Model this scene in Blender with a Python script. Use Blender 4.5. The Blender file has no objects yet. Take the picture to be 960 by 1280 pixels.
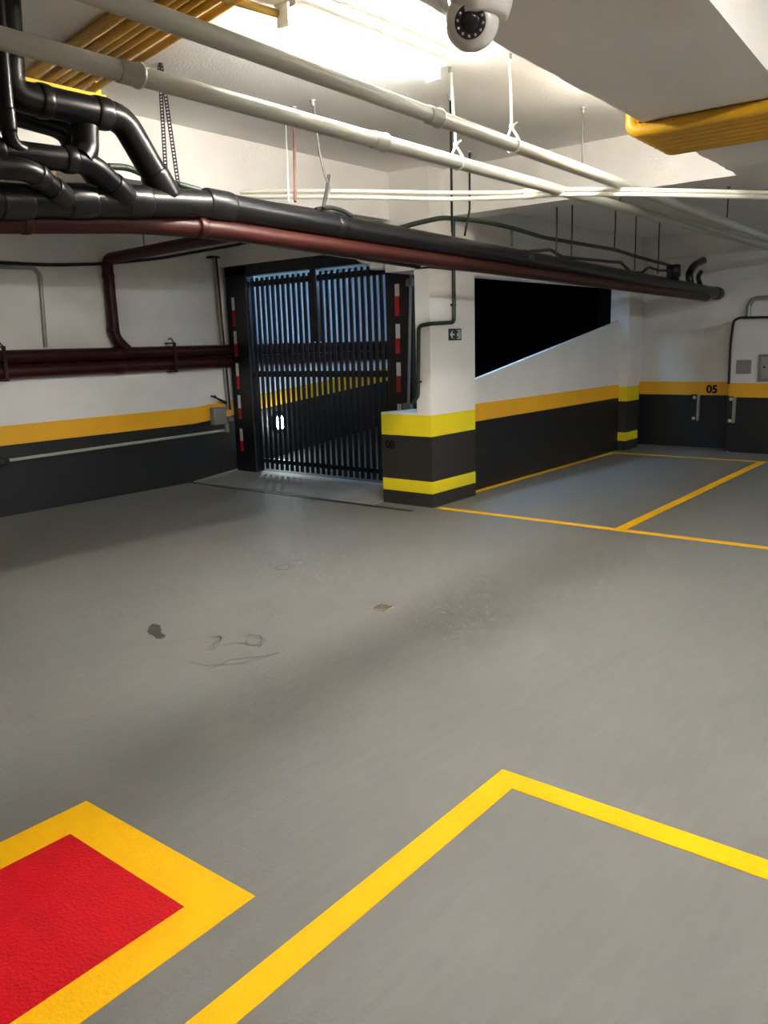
import bpy, math, random
from mathutils import Vector, Matrix
random.seed(7)
scene = bpy.context.scene
COL = scene.collection

# ------------------------------------------------------------------ camera
CAM = Vector((0, 0, 1.7)); FPX = 1023.978
RIGHT = Vector((0.6251153, -0.7800190, -0.0283058))
DOWN = Vector((-0.1741672, -0.1040455, -0.9792039))
FWD = Vector((0.7608525, 0.6170453, -0.2008941))
def ray(x, y): return RIGHT*(x-480) + DOWN*(y-640) + FWD*FPX
def pz(x, y, z=0.0): d = ray(x, y); return CAM + d*((z-CAM.z)/d.z)
def px(x, y, X): d = ray(x, y); return CAM + d*(X/d.x)
def py(x, y, Y): d = ray(x, y); return CAM + d*(Y/d.y)
cd = bpy.data.cameras.new('camera'); cam = bpy.data.objects.new('camera', cd); COL.objects.link(cam)
m = Matrix((RIGHT, -DOWN, -FWD)).transposed().to_4x4(); m.translation = CAM
cam.matrix_world = m
cd.sensor_fit = 'VERTICAL'; cd.sensor_height = 24; cd.lens = 24*FPX/1280; cd.clip_end = 100
scene.camera = cam

# ------------------------------------------------------------------ materials
def new_mat(name):
    M = bpy.data.materials.new(name); M.use_nodes = True
    nt = M.node_tree; b = nt.nodes['Principled BSDF']
    return M, nt, b
def N(nt, t, **kw):
    n = nt.nodes.new(t)
    for k, v in kw.items(): setattr(n, k, v)
    return n
def noise_mix(nt, b, c1, c2, scale, detail=4, bump=0.0, bscale=None):
    tc = N(nt, 'ShaderNodeNewGeometry')
    no = N(nt, 'ShaderNodeTexNoise'); no.inputs['Scale'].default_value = scale; no.inputs['Detail'].default_value = detail
    nt.links.new(tc.outputs['Position'], no.inputs['Vector'])
    mx = N(nt, 'ShaderNodeMix', data_type='RGBA')
    nt.links.new(no.outputs['Fac'], mx.inputs['Factor'])
    mx.inputs['A'].default_value = (*c1, 1); mx.inputs['B'].default_value = (*c2, 1)
    nt.links.new(mx.outputs['Result'], b.inputs['Base Color'])
    if bump:
        n2 = N(nt, 'ShaderNodeTexNoise'); n2.inputs['Scale'].default_value = bscale or scale*8
        n2.inputs['Detail'].default_value = 3
        nt.links.new(tc.outputs['Position'], n2.inputs['Vector'])
        bp = N(nt, 'ShaderNodeBump'); bp.inputs['Strength'].default_value = bump; bp.inputs['Distance'].default_value = .01
        nt.links.new(n2.outputs['Fac'], bp.inputs['Height']); nt.links.new(bp.outputs['Normal'], b.inputs['Normal'])
    return mx
def mat(name, c, rough=.5, metal=0, var=.12, scale=6, bump=.0, bscale=None, spec=.5):
    M, nt, b = new_mat(name)
    c1 = tuple(max(0, v*(1-var)) for v in c); c2 = tuple(min(1, v*(1+var)) for v in c)
    noise_mix(nt, b, c1, c2, scale, bump=bump, bscale=bscale)
    b.inputs['Roughness'].default_value = rough; b.inputs['Metallic'].default_value = metal
    b.inputs['Specular IOR Level'].default_value = spec
    return M
def emit(name, c, s):
    M, nt, b = new_mat(name)
    b.inputs['Base Color'].default_value = (*c, 1); b.inputs['Emission Color'].default_value = (*c, 1)
    b.inputs['Emission Strength'].default_value = s
    return M
WHITE = (.80, .785, .755); YEL = (.90, .46, .015); LEMON = (.88, .72, .012); BLK = (.0065, .007, .008)
def banded(name, stops, slope=None, rough=.55, white=WHITE):
    """paint in horizontal bands: stops = [(z, colour above z), ...]; slope = (x0, k): bands climb k per metre past x0"""
    M, nt, b = new_mat(name)
    g = N(nt, 'ShaderNodeNewGeometry'); s = N(nt, 'ShaderNodeSeparateXYZ')
    nt.links.new(g.outputs['Position'], s.inputs[0]); zz = s.outputs['Z']
    if slope:
        a = N(nt, 'ShaderNodeMath', operation='SUBTRACT'); nt.links.new(s.outputs['X'], a.inputs[0]); a.inputs[1].default_value = slope[0]
        mx = N(nt, 'ShaderNodeMath', operation='MAXIMUM'); nt.links.new(a.outputs[0], mx.inputs[0]); mx.inputs[1].default_value = 0
        mu = N(nt, 'ShaderNodeMath', operation='MULTIPLY'); nt.links.new(mx.outputs[0], mu.inputs[0]); mu.inputs[1].default_value = slope[1]
        su = N(nt, 'ShaderNodeMath', operation='SUBTRACT'); nt.links.new(zz, su.inputs[0]); nt.links.new(mu.outputs[0], su.inputs[1]); zz = su.outputs[0]
    no = N(nt, 'ShaderNodeTexNoise'); no.inputs['Scale'].default_value = 2.5; no.inputs['Detail'].default_value = 5
    nt.links.new(g.outputs['Position'], no.inputs['Vector'])
    cur = None
    for z, c in stops:
        if cur is None:
            r = N(nt, 'ShaderNodeRGB'); r.outputs[0].default_value = (*c, 1); cur = r.outputs[0]; continue
        gt = N(nt, 'ShaderNodeMath', operation='GREATER_THAN'); nt.links.new(zz, gt.inputs[0]); gt.inputs[1].default_value = z
        mx = N(nt, 'ShaderNodeMix', data_type='RGBA'); nt.links.new(gt.outputs[0], mx.inputs['Factor'])
        nt.links.new(cur, mx.inputs['A']); mx.inputs['B'].default_value = (*c, 1); cur = mx.outputs['Result']
    mr = N(nt, 'ShaderNodeMapRange'); nt.links.new(no.outputs['Fac'], mr.inputs['Value']); mr.inputs['To Min'].default_value = .9; mr.inputs['To Max'].default_value = 1.08
    vm = N(nt, 'ShaderNodeVectorMath', operation='SCALE'); nt.links.new(cur, vm.inputs[0]); nt.links.new(mr.outputs[0], vm.inputs['Scale'])
    nt.links.new(vm.outputs[0], b.inputs['Base Color'])
    n2 = N(nt, 'ShaderNodeTexNoise'); n2.inputs['Scale'].default_value = 40
    nt.links.new(g.outputs['Position'], n2.inputs['Vector'])
    bp = N(nt, 'ShaderNodeBump'); bp.inputs['Strength'].default_value = .12; bp.inputs['Distance'].default_value = .01
    nt.links.new(n2.outputs['Fac'], bp.inputs['Height']); nt.links.new(bp.outputs['Normal'], b.inputs['Normal'])
    b.inputs['Roughness'].default_value = rough
    return M

M = {}
M['plaster'] = mat('white_plaster', WHITE, .8, var=.06, scale=2, bump=.25, bscale=60)
M['wall'] = banded('dado_wall_paint', [(-1, BLK), (.8, YEL), (1.0, WHITE)])
M['wall_left'] = banded('left_wall_paint', [(-1, (.009, .0095, .011)), (.755, YEL), (.962, WHITE)], slope=(6.75, .085))
M['box'] = banded('box_paint', [(-1, BLK), (.80, YEL), (1.0, WHITE)])
M['pillar'] = banded('pillar_paint', [(-1, (.023, .022, .019)), (.145, LEMON), (.275, (.023, .022, .019)), (.745, LEMON), (.965, WHITE)])
M['ramp_shade'] = mat('ramp_shade_colour', (.004, .004, .006), .9, spec=.1)  # darkness of the unlit ramp, put into the surface colour
M['shaded_ramp_floor'] = mat('shaded_ramp_floor', (.022, .023, .025), .75, var=.25, scale=12, bump=.3, bscale=60)  # shade on the ramp floor past the gate, painted as a darker colour
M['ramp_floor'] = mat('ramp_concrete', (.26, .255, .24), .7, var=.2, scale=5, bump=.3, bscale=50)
M['yellow_paint'] = mat('yellow_floor_paint', (.95, .50, .004), .65, var=.07, scale=25, bump=.35, bscale=90, spec=.12)
M['red_paint'] = mat('red_floor_paint', (.58, .004, .012), .6, var=.14, scale=12, bump=.5, bscale=90, spec=.15)
M['black_pipe'] = mat('black_pipe_plastic', (.006, .006, .007), .3, var=.2, spec=.3)
M['black_collar'] = mat('black_collar_plastic', (.008, .008, .009), .28, var=.15, spec=.35)
M['red_pipe'] = mat('dark_red_pipe_paint', (.034, .007, .005), .42, var=.2, spec=.25)
M['wall_red'] = mat('maroon_pipe_paint', (.034, .004, .0045), .42, var=.2, spec=.3)
M['grey_pvc'] = mat('pale_grey_pipe_plastic', (.42, .42, .375), .38, var=.05)
M['white_conduit'] = mat('white_conduit_plastic', (.72, .70, .62), .4, var=.04)
M['yellow_conduit'] = mat('yellow_conduit_paint', (.62, .33, .008), .42, var=.12, scale=8)
M['bright_yellow'] = mat('bright_yellow_metal_paint', (.85, .62, .01), .45, var=.08)
M['brass'] = mat('old_brass', (.45, .27, .05), .45, .3)
M['gate'] = mat('black_blue_gate_metal', (.005, .006, .010), .4, .0, var=.15)
M['sl'] = mat('dark_blue_slat_metal', (.006, .010, .015), .4, .0, var=.15)
M['refl_white'] = mat('reflective_white', (.75, .73, .70), .4, var=.03)
M['refl_red'] = mat('reflective_red', (.50, .01, .015), .4, var=.05)
M['grey_metal'] = mat('galvanised_grey', (.32, .32, .30), .4, .4)
M['grey_box'] = mat('grey_box_plastic', (.22, .225, .22), .5)
M['dark_rod'] = mat('dark_iron_rod', (.02, .019, .018), .6)
M['rust_rod'] = mat('rusty_rod', (.13, .062, .045), .7)
M['iron'] = mat('weathered_iron', (.11, .10, .09), .6)
M['strap'] = mat('dark_violet_strap_metal', (.055, .035, .06), .4, .5)
M['rope'] = mat('white_rope', (.70, .70, .64), .8)
M['green'] = mat('dark_green_conduit', (.02, .035, .02), .45)
M['black'] = mat('black_rubber', (.012, .012, .012), .6)
M['white_plastic'] = mat('white_lamp_plastic', (.74, .72, .67), .35, var=.03)
M['cam_white'] = mat('white_camera_plastic', (.62, .60, .56), .3, var=.03)
M['lens'] = mat('black_lens_glass', (.015, .014, .016), .12)
M['led'] = mat('camera_led_grey', (.36, .35, .34), .3)
M['sign_green'] = mat('sign_dark_green', (.006, .018, .010), .4)
M['sign_white'] = mat('sign_white', (.62, .68, .62), .5)
M['ink'] = mat('black_stencil_paint', (.003, .003, .003), .6, spec=.2)
M['stud'] = mat('pale_stud_plastic', (.62, .56, .42), .4)
M['strip'] = mat('pale_metal_strip', (.33, .33, .31), .45, .2)
M['drain'] = mat('brass_drain_metal', (.42, .37, .27), .35, .5)
M['stain'] = mat('oil_stain', (.055, .055, .052), .5, var=.3, scale=30)
M['scuff'] = mat('scuff_rubber', (.135, .135, .13), .6)
M['tube_main'] = emit('lit_tube_white', (1.0, .955, .885), 32)
M['tube_strong'] = emit('lit_tube_white', (1.0, .965, .90), 54)
M['tube_warm'] = emit('lit_tube_warm', (1.0, .96, .89), 24)
M['fill_globe'] = emit('fill_lamp_glow', (1.0, .96, .88), 38)  # glow of the added fill lamp
M['tube_cool'] = emit('lit_tube_cool', (.78, .88, 1.0), 18)
M['tube_blue'] = emit('lit_tube_blue', (.30, .60, 1.0), 20)
M['bulb'] = emit('lit_bulkhead_bulb', (.85, .97, 1.0), 22)
# grey epoxy floor, faint blotches and a fine dimpled texture
F, nt, b = new_mat('grey_epoxy_floor')
mx = noise_mix(nt, b, (.162, .162, .156), (.20, .20, .192), 1.3, 6)
g = N(nt, 'ShaderNodeNewGeometry')
mp = N(nt, 'ShaderNodeMapping'); mp.inputs['Scale'].default_value = (1.2, 9, 1); mp.inputs['Rotation'].default_value = (0, 0, .5)
nt.links.new(g.outputs['Position'], mp.inputs['Vector'])
n3 = N(nt, 'ShaderNodeTexNoise'); n3.inputs['Scale'].default_value = 3; n3.inputs['Detail'].default_value = 5
nt.links.new(mp.outputs[0], n3.inputs['Vector'])
mr = N(nt, 'ShaderNodeMapRange'); nt.links.new(n3.outputs['Fac'], mr.inputs['Value']); mr.inputs['To Min'].default_value = .9; mr.inputs['To Max'].default_value = 1.09
vm = N(nt, 'ShaderNodeVectorMath', operation='SCALE'); nt.links.new(mx.outputs['Result'], vm.inputs[0]); nt.links.new(mr.outputs[0], vm.inputs['Scale'])
nt.links.new(vm.outputs[0], b.inputs['Base Color'])
vo = N(nt, 'ShaderNodeTexVoronoi'); vo.inputs['Scale'].default_value = 75; nt.links.new(g.outputs['Position'], vo.inputs['Vector'])
bp = N(nt, 'ShaderNodeBump'); bp.inputs['Strength'].default_value = .22; bp.inputs['Distance'].default_value = .004
nt.links.new(vo.outputs['Distance'], bp.inputs['Height']); nt.links.new(bp.outputs['Normal'], b.inputs['Normal'])
b.inputs['Roughness'].default_value = .56; b.inputs['Specular IOR Level'].default_value = .3
M['floor'] = F

# ------------------------------------------------------------------ mesh helpers
class MB:
    def __init__(s): s.v = []; s.f = []; s.sm = []
    def add(s, vs, fs, smooth=False):
        o = len(s.v); s.v += [Vector(v) for v in vs]; s.f += [tuple(i+o for i in f) for f in fs]; s.sm += [smooth]*len(fs); return s
    def box(s, a, b, bev=0.0):
        (x0, y0, z0), (x1, y1, z1) = [min(p, q) for p, q in zip(a, b)], [max(p, q) for p, q in zip(a, b)]
        if bev <= 0:
            return s.prism([(x0, y0), (x1, y0), (x1, y1), (x0, y1)], z0, z1)
        bv = min(bev, (x1-x0)*.45, (y1-y0)*.45, (z1-z0)*.45)
        def ring(z, i): return [(x0+i, y0+i, z), (x1-i, y0+i, z), (x1-i, y1-i, z), (x0+i, y1-i, z)]
        def ring8(z): return [(x0+bv, y0, z), (x1-bv, y0, z), (x1, y0+bv, z), (x1, y1-bv, z), (x1-bv, y1, z), (x0+bv, y1, z), (x0, y1-bv, z), (x0, y0+bv, z)]
        def in8(z): return [(x0+bv, y0+bv, z), (x1-bv, y0+bv, z), (x1-bv, y0+bv, z), (x1-bv, y1-bv, z), (x1-bv, y1-bv, z), (x0+bv, y1-bv, z), (x0+bv, y1-bv, z), (x0+bv, y0+bv, z)]
        vs = ring(z0, bv) + ring8(z0+bv) + ring8(z1-bv) + ring(z1, bv)
        fs = [(3, 2, 1, 0), (20, 21, 22, 23)]
        for k in range(8): fs.append((4+k, 4+(k+1) % 8, 12+(k+1) % 8, 12+k))
        for q in range(4):   # bottom / top chamfers
            a0, a1 = q, (q+1) % 4
            r0, r1 = 4+2*q, 4+2*q+1
            fs.append((a0, a1, r1, r0)); fs.append((20+a1, 20+a0, r0+8, r1+8))
            r2 = 4+(2*q+2) % 8
            fs.append((a1, r2, r1)); fs.append((20+a1, r1+8, r2+8))
        return s.add(vs, fs)
    def prism(s, poly, z0, z1):
        n = len(poly)
        vs = [(x, y, z0) for x, y in poly] + [(x, y, z1) for x, y in poly]
        fs = [tuple(range(n-1, -1, -1)), tuple(range(n, 2*n))] + [(i, (i+1) % n, n+(i+1) % n, n+i) for i in range(n)]
        return s.add(vs, fs)
    def xprism(s, poly, x0, x1):     # poly in (y, z)
        n = len(poly)
        vs = [(x0, y, z) for y, z in poly] + [(x1, y, z) for y, z in poly]
        fs = [tuple(range(n-1, -1, -1)), tuple(range(n, 2*n))] + [(i, (i+1) % n, n+(i+1) % n, n+i) for i in range(n)]
        return s.add(vs, fs)
    def yprism(s, poly, y0, y1):     # poly in (x, z)
        n = len(poly)
        vs = [(x, y1, z) for x, z in poly] + [(x, y0, z) for x, z in poly]
        fs = [tuple(range(n-1, -1, -1)), tuple(range(n, 2*n))] + [(i, (i+1) % n, n+(i+1) % n, n+i) for i in range(n)]
        return s.add(vs, fs)
    def tube(s, pts, r, seg=14, bend=0.0, cap=True):
        pts = [Vector(p) for p in pts]
        if bend > 0 and len(pts) > 2:
            out = [pts[0]]
            for i in range(1, len(pts)-1):
                a, c, e = pts[i-1], pts[i], pts[i+1]
                d0, d1 = (a-c), (e-c); L0, L1 = d0.length, d1.length
                k = min(bend, L0*.48, L1*.48); p0, p1 = c+d0.normalized()*k, c+d1.normalized()*k
                for t in range(7):
                    t /= 6; out.append(p0*(1-t)**2 + c*2*t*(1-t) + p1*t*t)
            out.append(pts[-1]); pts = out
        rr = r if isinstance(r, (list, tuple)) else [r]*len(pts)
        n = len(pts); vs = []; up = None
        for i, p in enumerate(pts):
            t = (pts[min(i+1, n-1)] - pts[max(i-1, 0)]).normalized()
            if up is None:
                up = Vector((0, 0, 1)) if abs(t.z) < .9 else Vector((1, 0, 0))
            u = (up - t*up.dot(t)).normalized(); w = t.cross(u); up = u
            for k in range(seg):
                a = 2*math.pi*k/seg; vs.append(p + (u*math.cos(a) + w*math.sin(a))*rr[i])
        fs = []
        for i in range(n-1):
            for k in range(seg):
                k2 = (k+1) % seg; fs.append((i*seg+k, (i+1)*seg+k, (i+1)*seg+k2, i*seg+k2)[::-1])
        o = len(s.f); s.add(vs, fs, True)
        if cap:
            s.add(vs[:seg], [tuple(range(seg))]); s.add(vs[-seg:], [tuple(range(seg-1, -1, -1))])
        return s
    def cyl(s, a, b, r, seg=20): return s.tube([a, b], r, seg)
    def lathe(s, c, axis, prof, seg=24):
        """prof = [(dist along axis, radius)]"""
        ax = Vector(axis).normalized(); c = Vector(c)
        pts = [c+ax*d for d, r in prof]
        u = ax.orthogonal().normalized(); w = ax.cross(u); vs = []
        for (d, r), p in zip(prof, pts):
            for k in range(seg):
                a = 2*math.pi*k/seg; vs.append(p+(u*math.cos(a)+w*math.sin(a))*max(r, 1e-4))
        fs = [(i*seg+k, i*seg+(k+1) % seg, (i+1)*seg+(k+1) % seg, (i+1)*seg+k) for i in range(len(prof)-1) for k in range(seg)]
        fs += [tuple(range(seg-1, -1, -1)), tuple((len(prof)-1)*seg+k for k in range(seg))]
        return s.add(vs, fs, True)
    def ball(s, c, r, seg=20):
        prof = [(-r*math.cos(math.pi*i/12), r*math.sin(math.pi*i/12)) for i in range(13)]
        return s.lathe(c, (0, 0, 1), prof, seg)

ORG = {}
def build(name, mb, material, parent=None, label=None, cat=None, group=None, kind=None, sharp=40):
    me = bpy.data.meshes.new(name)
    if parent is not None: org = ORG[parent.name]
    else:
        xs = [v.x for v in mb.v]; ys = [v.y for v in mb.v]; zs = [v.z for v in mb.v]
        org = Vector(((min(xs)+max(xs))/2, (min(ys)+max(ys))/2, min(zs)))
    me.from_pydata([v-org for v in mb.v], [], mb.f)
    me.polygons.foreach_set('use_smooth', mb.sm)
    mats = material if isinstance(material, list) else [material]
    for x in mats: me.materials.append(x)
    me.update()
    o = bpy.data.objects.new(name, me); COL.objects.link(o)
    if parent is not None: o.parent = parent
    else: o.location = org
    ORG[o.name] = org
    tag(o, label, cat, group, kind)
    return o
def tag(o, label=None, cat=None, group=None, kind=None):
    for k, v in (('label', label), ('category', cat), ('group', group), ('kind', kind)):
        if v: o[k] = v
def thing(name, loc, label, cat, group=None):
    o = bpy.data.objects.new(name, None); COL.objects.link(o); o.location = loc; o.empty_display_size = .1
    ORG[o.name] = Vector(loc); tag(o, label, cat, group); return o
def struct(name, mb, material, label=None, parent=None, cat=None):
    return build(name, mb, material, parent, label, cat, None, 'structure')
def text_mesh(body, size, mtx, depth=.002, bold=.0):
    cu = bpy.data.curves.new('lettering', 'FONT'); cu.body = body; cu.size = size; cu.extrude = depth; cu.offset = bold
    cu.align_x = 'CENTER'; cu.align_y = 'CENTER'
    o = bpy.data.objects.new('lettering', cu); COL.objects.link(o)
    dg = bpy.context.evaluated_depsgraph_get(); me = bpy.data.meshes.new_from_object(o.evaluated_get(dg))
    mb = MB(); mb.add([mtx @ v.co for v in me.vertices], [tuple(p.vertices) for p in me.polygons])
    bpy.data.objects.remove(o); bpy.data.curves.remove(cu); bpy.data.meshes.remove(me)
    return mb
def face_minus_x(p): return Matrix(((0, 0, -1, p[0]), (-1, 0, 0, p[1]), (0, 1, 0, p[2]), (0, 0, 0, 1)))
def face_minus_y(p): return Matrix(((1, 0, 0, p[0]), (0, 0, -1, p[1]), (0, 1, 0, p[2]), (0, 0, 0, 1)))

# ------------------------------------------------------------------ the setting
H = 3.38; ZB = 2.93; X0, Y0 = -6.0, -8.0
struct('floor', MB().box((X0, Y0, -.2), (13.1, 8.7, 0)), M['floor'], 'grey epoxy painted garage floor', cat='floor')
struct('ceiling', MB().box((X0, Y0, H), (7.6, 8.9, H+.2)), M['plaster'], 'white plastered garage ceiling', cat='ceiling')
struct('ceiling_bay', MB().box((7.46, Y0, 3.15), (13.1, 5.08, H)), M['plaster'], 'lower white ceiling over the parking bays', cat='ceiling')
struct('wall_left', MB().box((X0, 8.6, -.2), (12.6, 8.85, H)), M['wall_left'], 'white left wall with yellow band above black dado', cat='wall')
wb_ = struct('wall_back', MB().box((12.85, Y0, -.1), (13.1, 5.08, 3.3)), M['wall'], 'white back wall with yellow band and black dado', cat='wall')
struct('wall_right', MB().box((X0, Y0-.2, -.1), (13.1, Y0, H)), M['wall'])
struct('wall_front', MB().box((X0-.2, Y0, -.1), (X0, 8.85, H)), M['wall'])
# ramp wall: sloping parapet below a dark opening, lintel above
s1 = (1.272, 1.945)
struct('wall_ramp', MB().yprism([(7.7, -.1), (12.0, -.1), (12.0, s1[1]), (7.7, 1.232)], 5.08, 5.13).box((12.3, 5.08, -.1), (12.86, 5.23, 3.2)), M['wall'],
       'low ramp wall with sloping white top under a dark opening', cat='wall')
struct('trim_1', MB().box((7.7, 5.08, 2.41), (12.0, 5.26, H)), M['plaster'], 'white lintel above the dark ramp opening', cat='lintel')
struct('wall_ramp_end', MB().box((12.1, 5.245, -.1), (20, 5.5, H)).box((19.6, 5.4, -.1), (20, 8.6, H)).box((12.6, 8.6, -.2), (20, 8.85, H)), M['ramp_shade'])  # shade painted on: near-black colour keeps the ramp opening dark
struct('ramp_ceiling', MB().box((7.52, 5.26, 2.98), (20, 8.6, 3.2)), M['ramp_shade'])
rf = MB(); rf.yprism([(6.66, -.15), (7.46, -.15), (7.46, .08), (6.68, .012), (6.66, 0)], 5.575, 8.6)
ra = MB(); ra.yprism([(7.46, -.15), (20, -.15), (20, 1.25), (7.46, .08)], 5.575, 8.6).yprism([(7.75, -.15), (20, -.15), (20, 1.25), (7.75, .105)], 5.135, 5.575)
struct('ramp_slope', ra, M['shaded_ramp_floor'], 'ramp surface rising behind the gate, shade painted into its colour', cat='ramp')
struct('entry_ramp', rf, M['ramp_floor'], 'rough concrete ramp passing under the black slatted gate', cat='ramp')
struct('threshold_channel', MB().box((6.585, 5.0, -.01), (6.655, 8.6, .004)), M['black'], 'black channel across the foot of the ramp', cat='drain channel')
# gate head wall
struct('wall_gate', MB().box((7.36, 5.46, 2.74), (7.52, 8.6, H)), M['plaster'], 'white wall strip above the black gate', cat='wall')
# near pillar: wide upper part, striped lower part, low guard wall
pil = struct('pillar', MB().box((6.867, 4.908, -.1), (7.70, 5.09, 2.44)).box((6.867, 4.908, 2.42), (7.70, 5.46, H)), M['pillar'],
       'white pillar with lemon yellow and black stripes beside the gate', cat='pillar')
g2 = MB(); g2.prism([(6.867, 5.09), (7.34, 5.09), (7.34, 5.49), (6.867, 5.57)], -.1, .985)
guard = build('guard_wall', g2, M['pillar'], label='low striped guard wall joined to the pillar, numbered in black', cat='guard wall', kind='structure')
p08 = px(487.5, 556, 6.865)
build('stencil_number', text_mesh('08', .125, face_minus_x((6.866, p08.y, p08.z)), .0015, .004), M['ink'], guard, 'black stencilled 08')
# far pillar
struct('pillar', MB().box((12.0, 4.95, -.1), (12.46, 5.24, 3.2)), M['pillar'], 'striped white pillar in the far corner of the bays', cat='pillar')
# beams
struct('beam_left', MB().box((X0, 5.39, ZB), (6.87, 5.7, H)), M['plaster'], 'white ceiling beam behind the black drain pipe', cat='beam')
struct('beam_bay', MB().box((7.15, Y0, ZB), (7.47, 4.908, H)), M['plaster'], 'white ceiling beam crossing in front of the parking bays', cat='beam')
def ye(x): return 1.955+(x-3)*.033
rb = MB(); xs = [X0+i*(12.8-X0)/220 for i in range(221)]
edge = [(x, ye(x)+random.uniform(-.007, .007)) for x in xs]
n = len(edge); vs = []; fs = []
for x, y in edge: zb = ZB-.004; vs += [(x, y, zb), (x, y, H), (x, 1.14+(x-3.4)*.06 if x > 3.4 else 1.14, zb), (x, 1.14+(x-3.4)*.06 if x > 3.4 else 1.14, H)]
for i in range(n-1):
    a, c = 4*i, 4*i+4
    fs += [(a, a+1, c+1, c), (a+2, a, c, c+2), (a+3, a+2, c+2, c+3)]
rb.add(vs, fs)
struct('beam_right', rb, M['plaster'], 'wide white ceiling beam carrying the security camera', cat='beam')
struct('beam_back', MB().box((12.52, Y0, 2.85), (12.85, 5.0, 3.2)), M['plaster'], 'white beam along the top of the back wall', cat='beam')
# boxed-out part of the back wall
struct('wall_box', MB().box((12.5, -2.5, -.1), (12.86, 3.62, 1.905)), M['box'], 'boxed-out lower wall part with yellow band and grey panels', cat='wall')
p05 = px(890, 487, 12.85)
build('bay_number', text_mesh('05', .165, face_minus_x((12.847, p05.y, p05.z)), .002, .006), M['ink'], wb_, 'black painted bay number 05')

# ------------------------------------------------------------------ floor markings
def strip_poly(mb, a, b, w, z=.0025):
    a, b = Vector((*a, 0)), Vector((*b, 0)); d = (b-a).normalized(); nn = Vector((-d.y, d.x, 0))*w/2
    q = [(a-nn), (b-nn), (b+nn), (a+nn)]
    mb.prism([(v.x, v.y) for v in q], -.001, z)
fb = MB()
a = pz(553, 635.5); strip_poly(fb, (6.905, 4.86), (6.915, -2.6), .085)                # front line of the bays
strip_poly(fb, (7.72, 5.03), (11.69, 5.025), .085, .0026)                              # along the ramp wall
strip_poly(fb, (11.69, 5.06), (11.73, -2.6), .075, .0024)                             # back line
strip_poly(fb, (6.93, 2.885), (11.70, 2.905), .10, .0027)                             # divider
strip_poly(fb, (6.93, .7), (11.70, .72), .10, .0027)
build('bay_marking', fb, M['yellow_paint'], None, 'thin yellow painted lines of the far parking bays before the back wall', 'floor marking')
nb = MB()
nb.prism([(2.64, -1.4), (2.64, 1.563), (-2, 1.563), (-2, 1.459), (2.535, 1.459), (2.535, -1.4)][::-1], -.001, .0025)
build('bay_marking', nb, M['yellow_paint'], None, 'yellow painted corner lines of the near parking bay on the grey floor', 'floor marking')
rm = thing('no_parking_marking', (1.0, 2.26, 0), 'red floor rectangle with a wide yellow border at the near left', 'floor marking')
build('red_field', MB().prism([(-.8, 1.925), (1.338, 1.93), (1.338, 2.585), (-.8, 2.61)], -.001, .002), M['red_paint'], rm, 'red painted field')
yb = MB()
yb.prism([(-.95, 1.765), (1.505, 1.79), (1.338, 1.93), (-.8, 1.925)], -.001, .0025)
yb.prism([(1.505, 1.79), (1.497, 2.737), (1.338, 2.585), (1.338, 1.93)], -.001, .0025)
yb.prism([(1.497, 2.737), (-.95, 2.765), (-.8, 2.61), (1.338, 2.585)], -.001, .0025)
yb.prism([(-.95, 2.765), (-.95, 1.765), (-.8, 1.925), (-.8, 2.61)], -.001, .0025)
build('border', yb, M['yellow_paint'], rm, 'yellow painted border')
# drain grate
dr = thing('floor_drain', (3.99, 3.27, 0), 'small square brass drain grate set in the grey floor', 'drain')
d = MB()
def dbox(u0, u1, v0, v1, z=.004):
    c, s_ = math.cos(.12), math.sin(.12)
    d.prism([(3.99+u*c-v*s_, 3.27+u*s_+v*c) for u, v in ((u0, v0), (u1, v0), (u1, v1), (u0, v1))], -.001, z)
dbox(-.062, .062, -.062, -.048); dbox(-.062, .062, .048, .062); dbox(-.062, -.048, -.048, .048); dbox(.048, .062, -.048, .048)
for k in range(4): dbox(-.035+k*.022, -.029+k*.022, -.048, .048, .0035)
for k in range(3): dbox(-.048, .048, -.027+k*.024, -.021+k*.024, .003)
build('grate', d, M['drain'], dr)
build('drain_well', MB().box((3.945, 3.225, -.001), (4.035, 3.315, .001)), M['black'], dr, 'dark hollow under the grate')
# stain and scuffs
st = MB()
def blob(cx, cy, rx, ry, rot, z):
    pts = []
    for k in range(26):
        a = 2*math.pi*k/26; r = 1+random.uniform(-.16, .16); u, v = rx*r*math.cos(a), ry*r*math.sin(a)
        pts.append((cx+u*math.cos(rot)-v*math.sin(rot), cy+u*math.sin(rot)+v*math.cos(rot)))
    st.prism(pts, -.001, z)
q = pz(193, 787); blob(q.x, q.y, .105, .042, .97, .0009)
q = pz(200, 795.5); blob(q.x, q.y, .05, .034, .97, .0011)
q = pz(197, 792); blob(q.x, q.y, .05, .022, .8, .0013)
build('oil_stain', st, M['stain'], None, 'dark wet oil stain on the left part of the grey floor', 'stain')
sc = MB()
def scuff(pix, w=.012):
    P = [pz(*p) for p in pix]
    for a, b_ in zip(P, P[1:]):
        if (b_-a).length > 1e-3: strip_poly(sc, (a.x, a.y), (b_.x, b_.y), w, .0006)
def loop(cx, cy, rx, ry): return [(cx+rx*math.cos(t*.5236), cy+ry*math.sin(t*.5236)) for t in range(13)]
def rough(pix, n=3, amp=3.0):
    for _ in range(n):
        scuff([(x+random.uniform(-amp, amp)*1.6, y+random.uniform(-amp, amp)*.7) for x, y in pix], random.uniform(.006, .014))
rough([(306, 797), (313, 794), (323, 796), (329, 801), (322, 807), (310, 806), (304, 802)], 3, 2.5)
rough([(265, 798), (273, 796), (279, 800), (270, 806), (264, 810), (272, 811)], 3, 3)
rough([(280, 805), (294, 803), (305, 804)], 2, 2)
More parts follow.
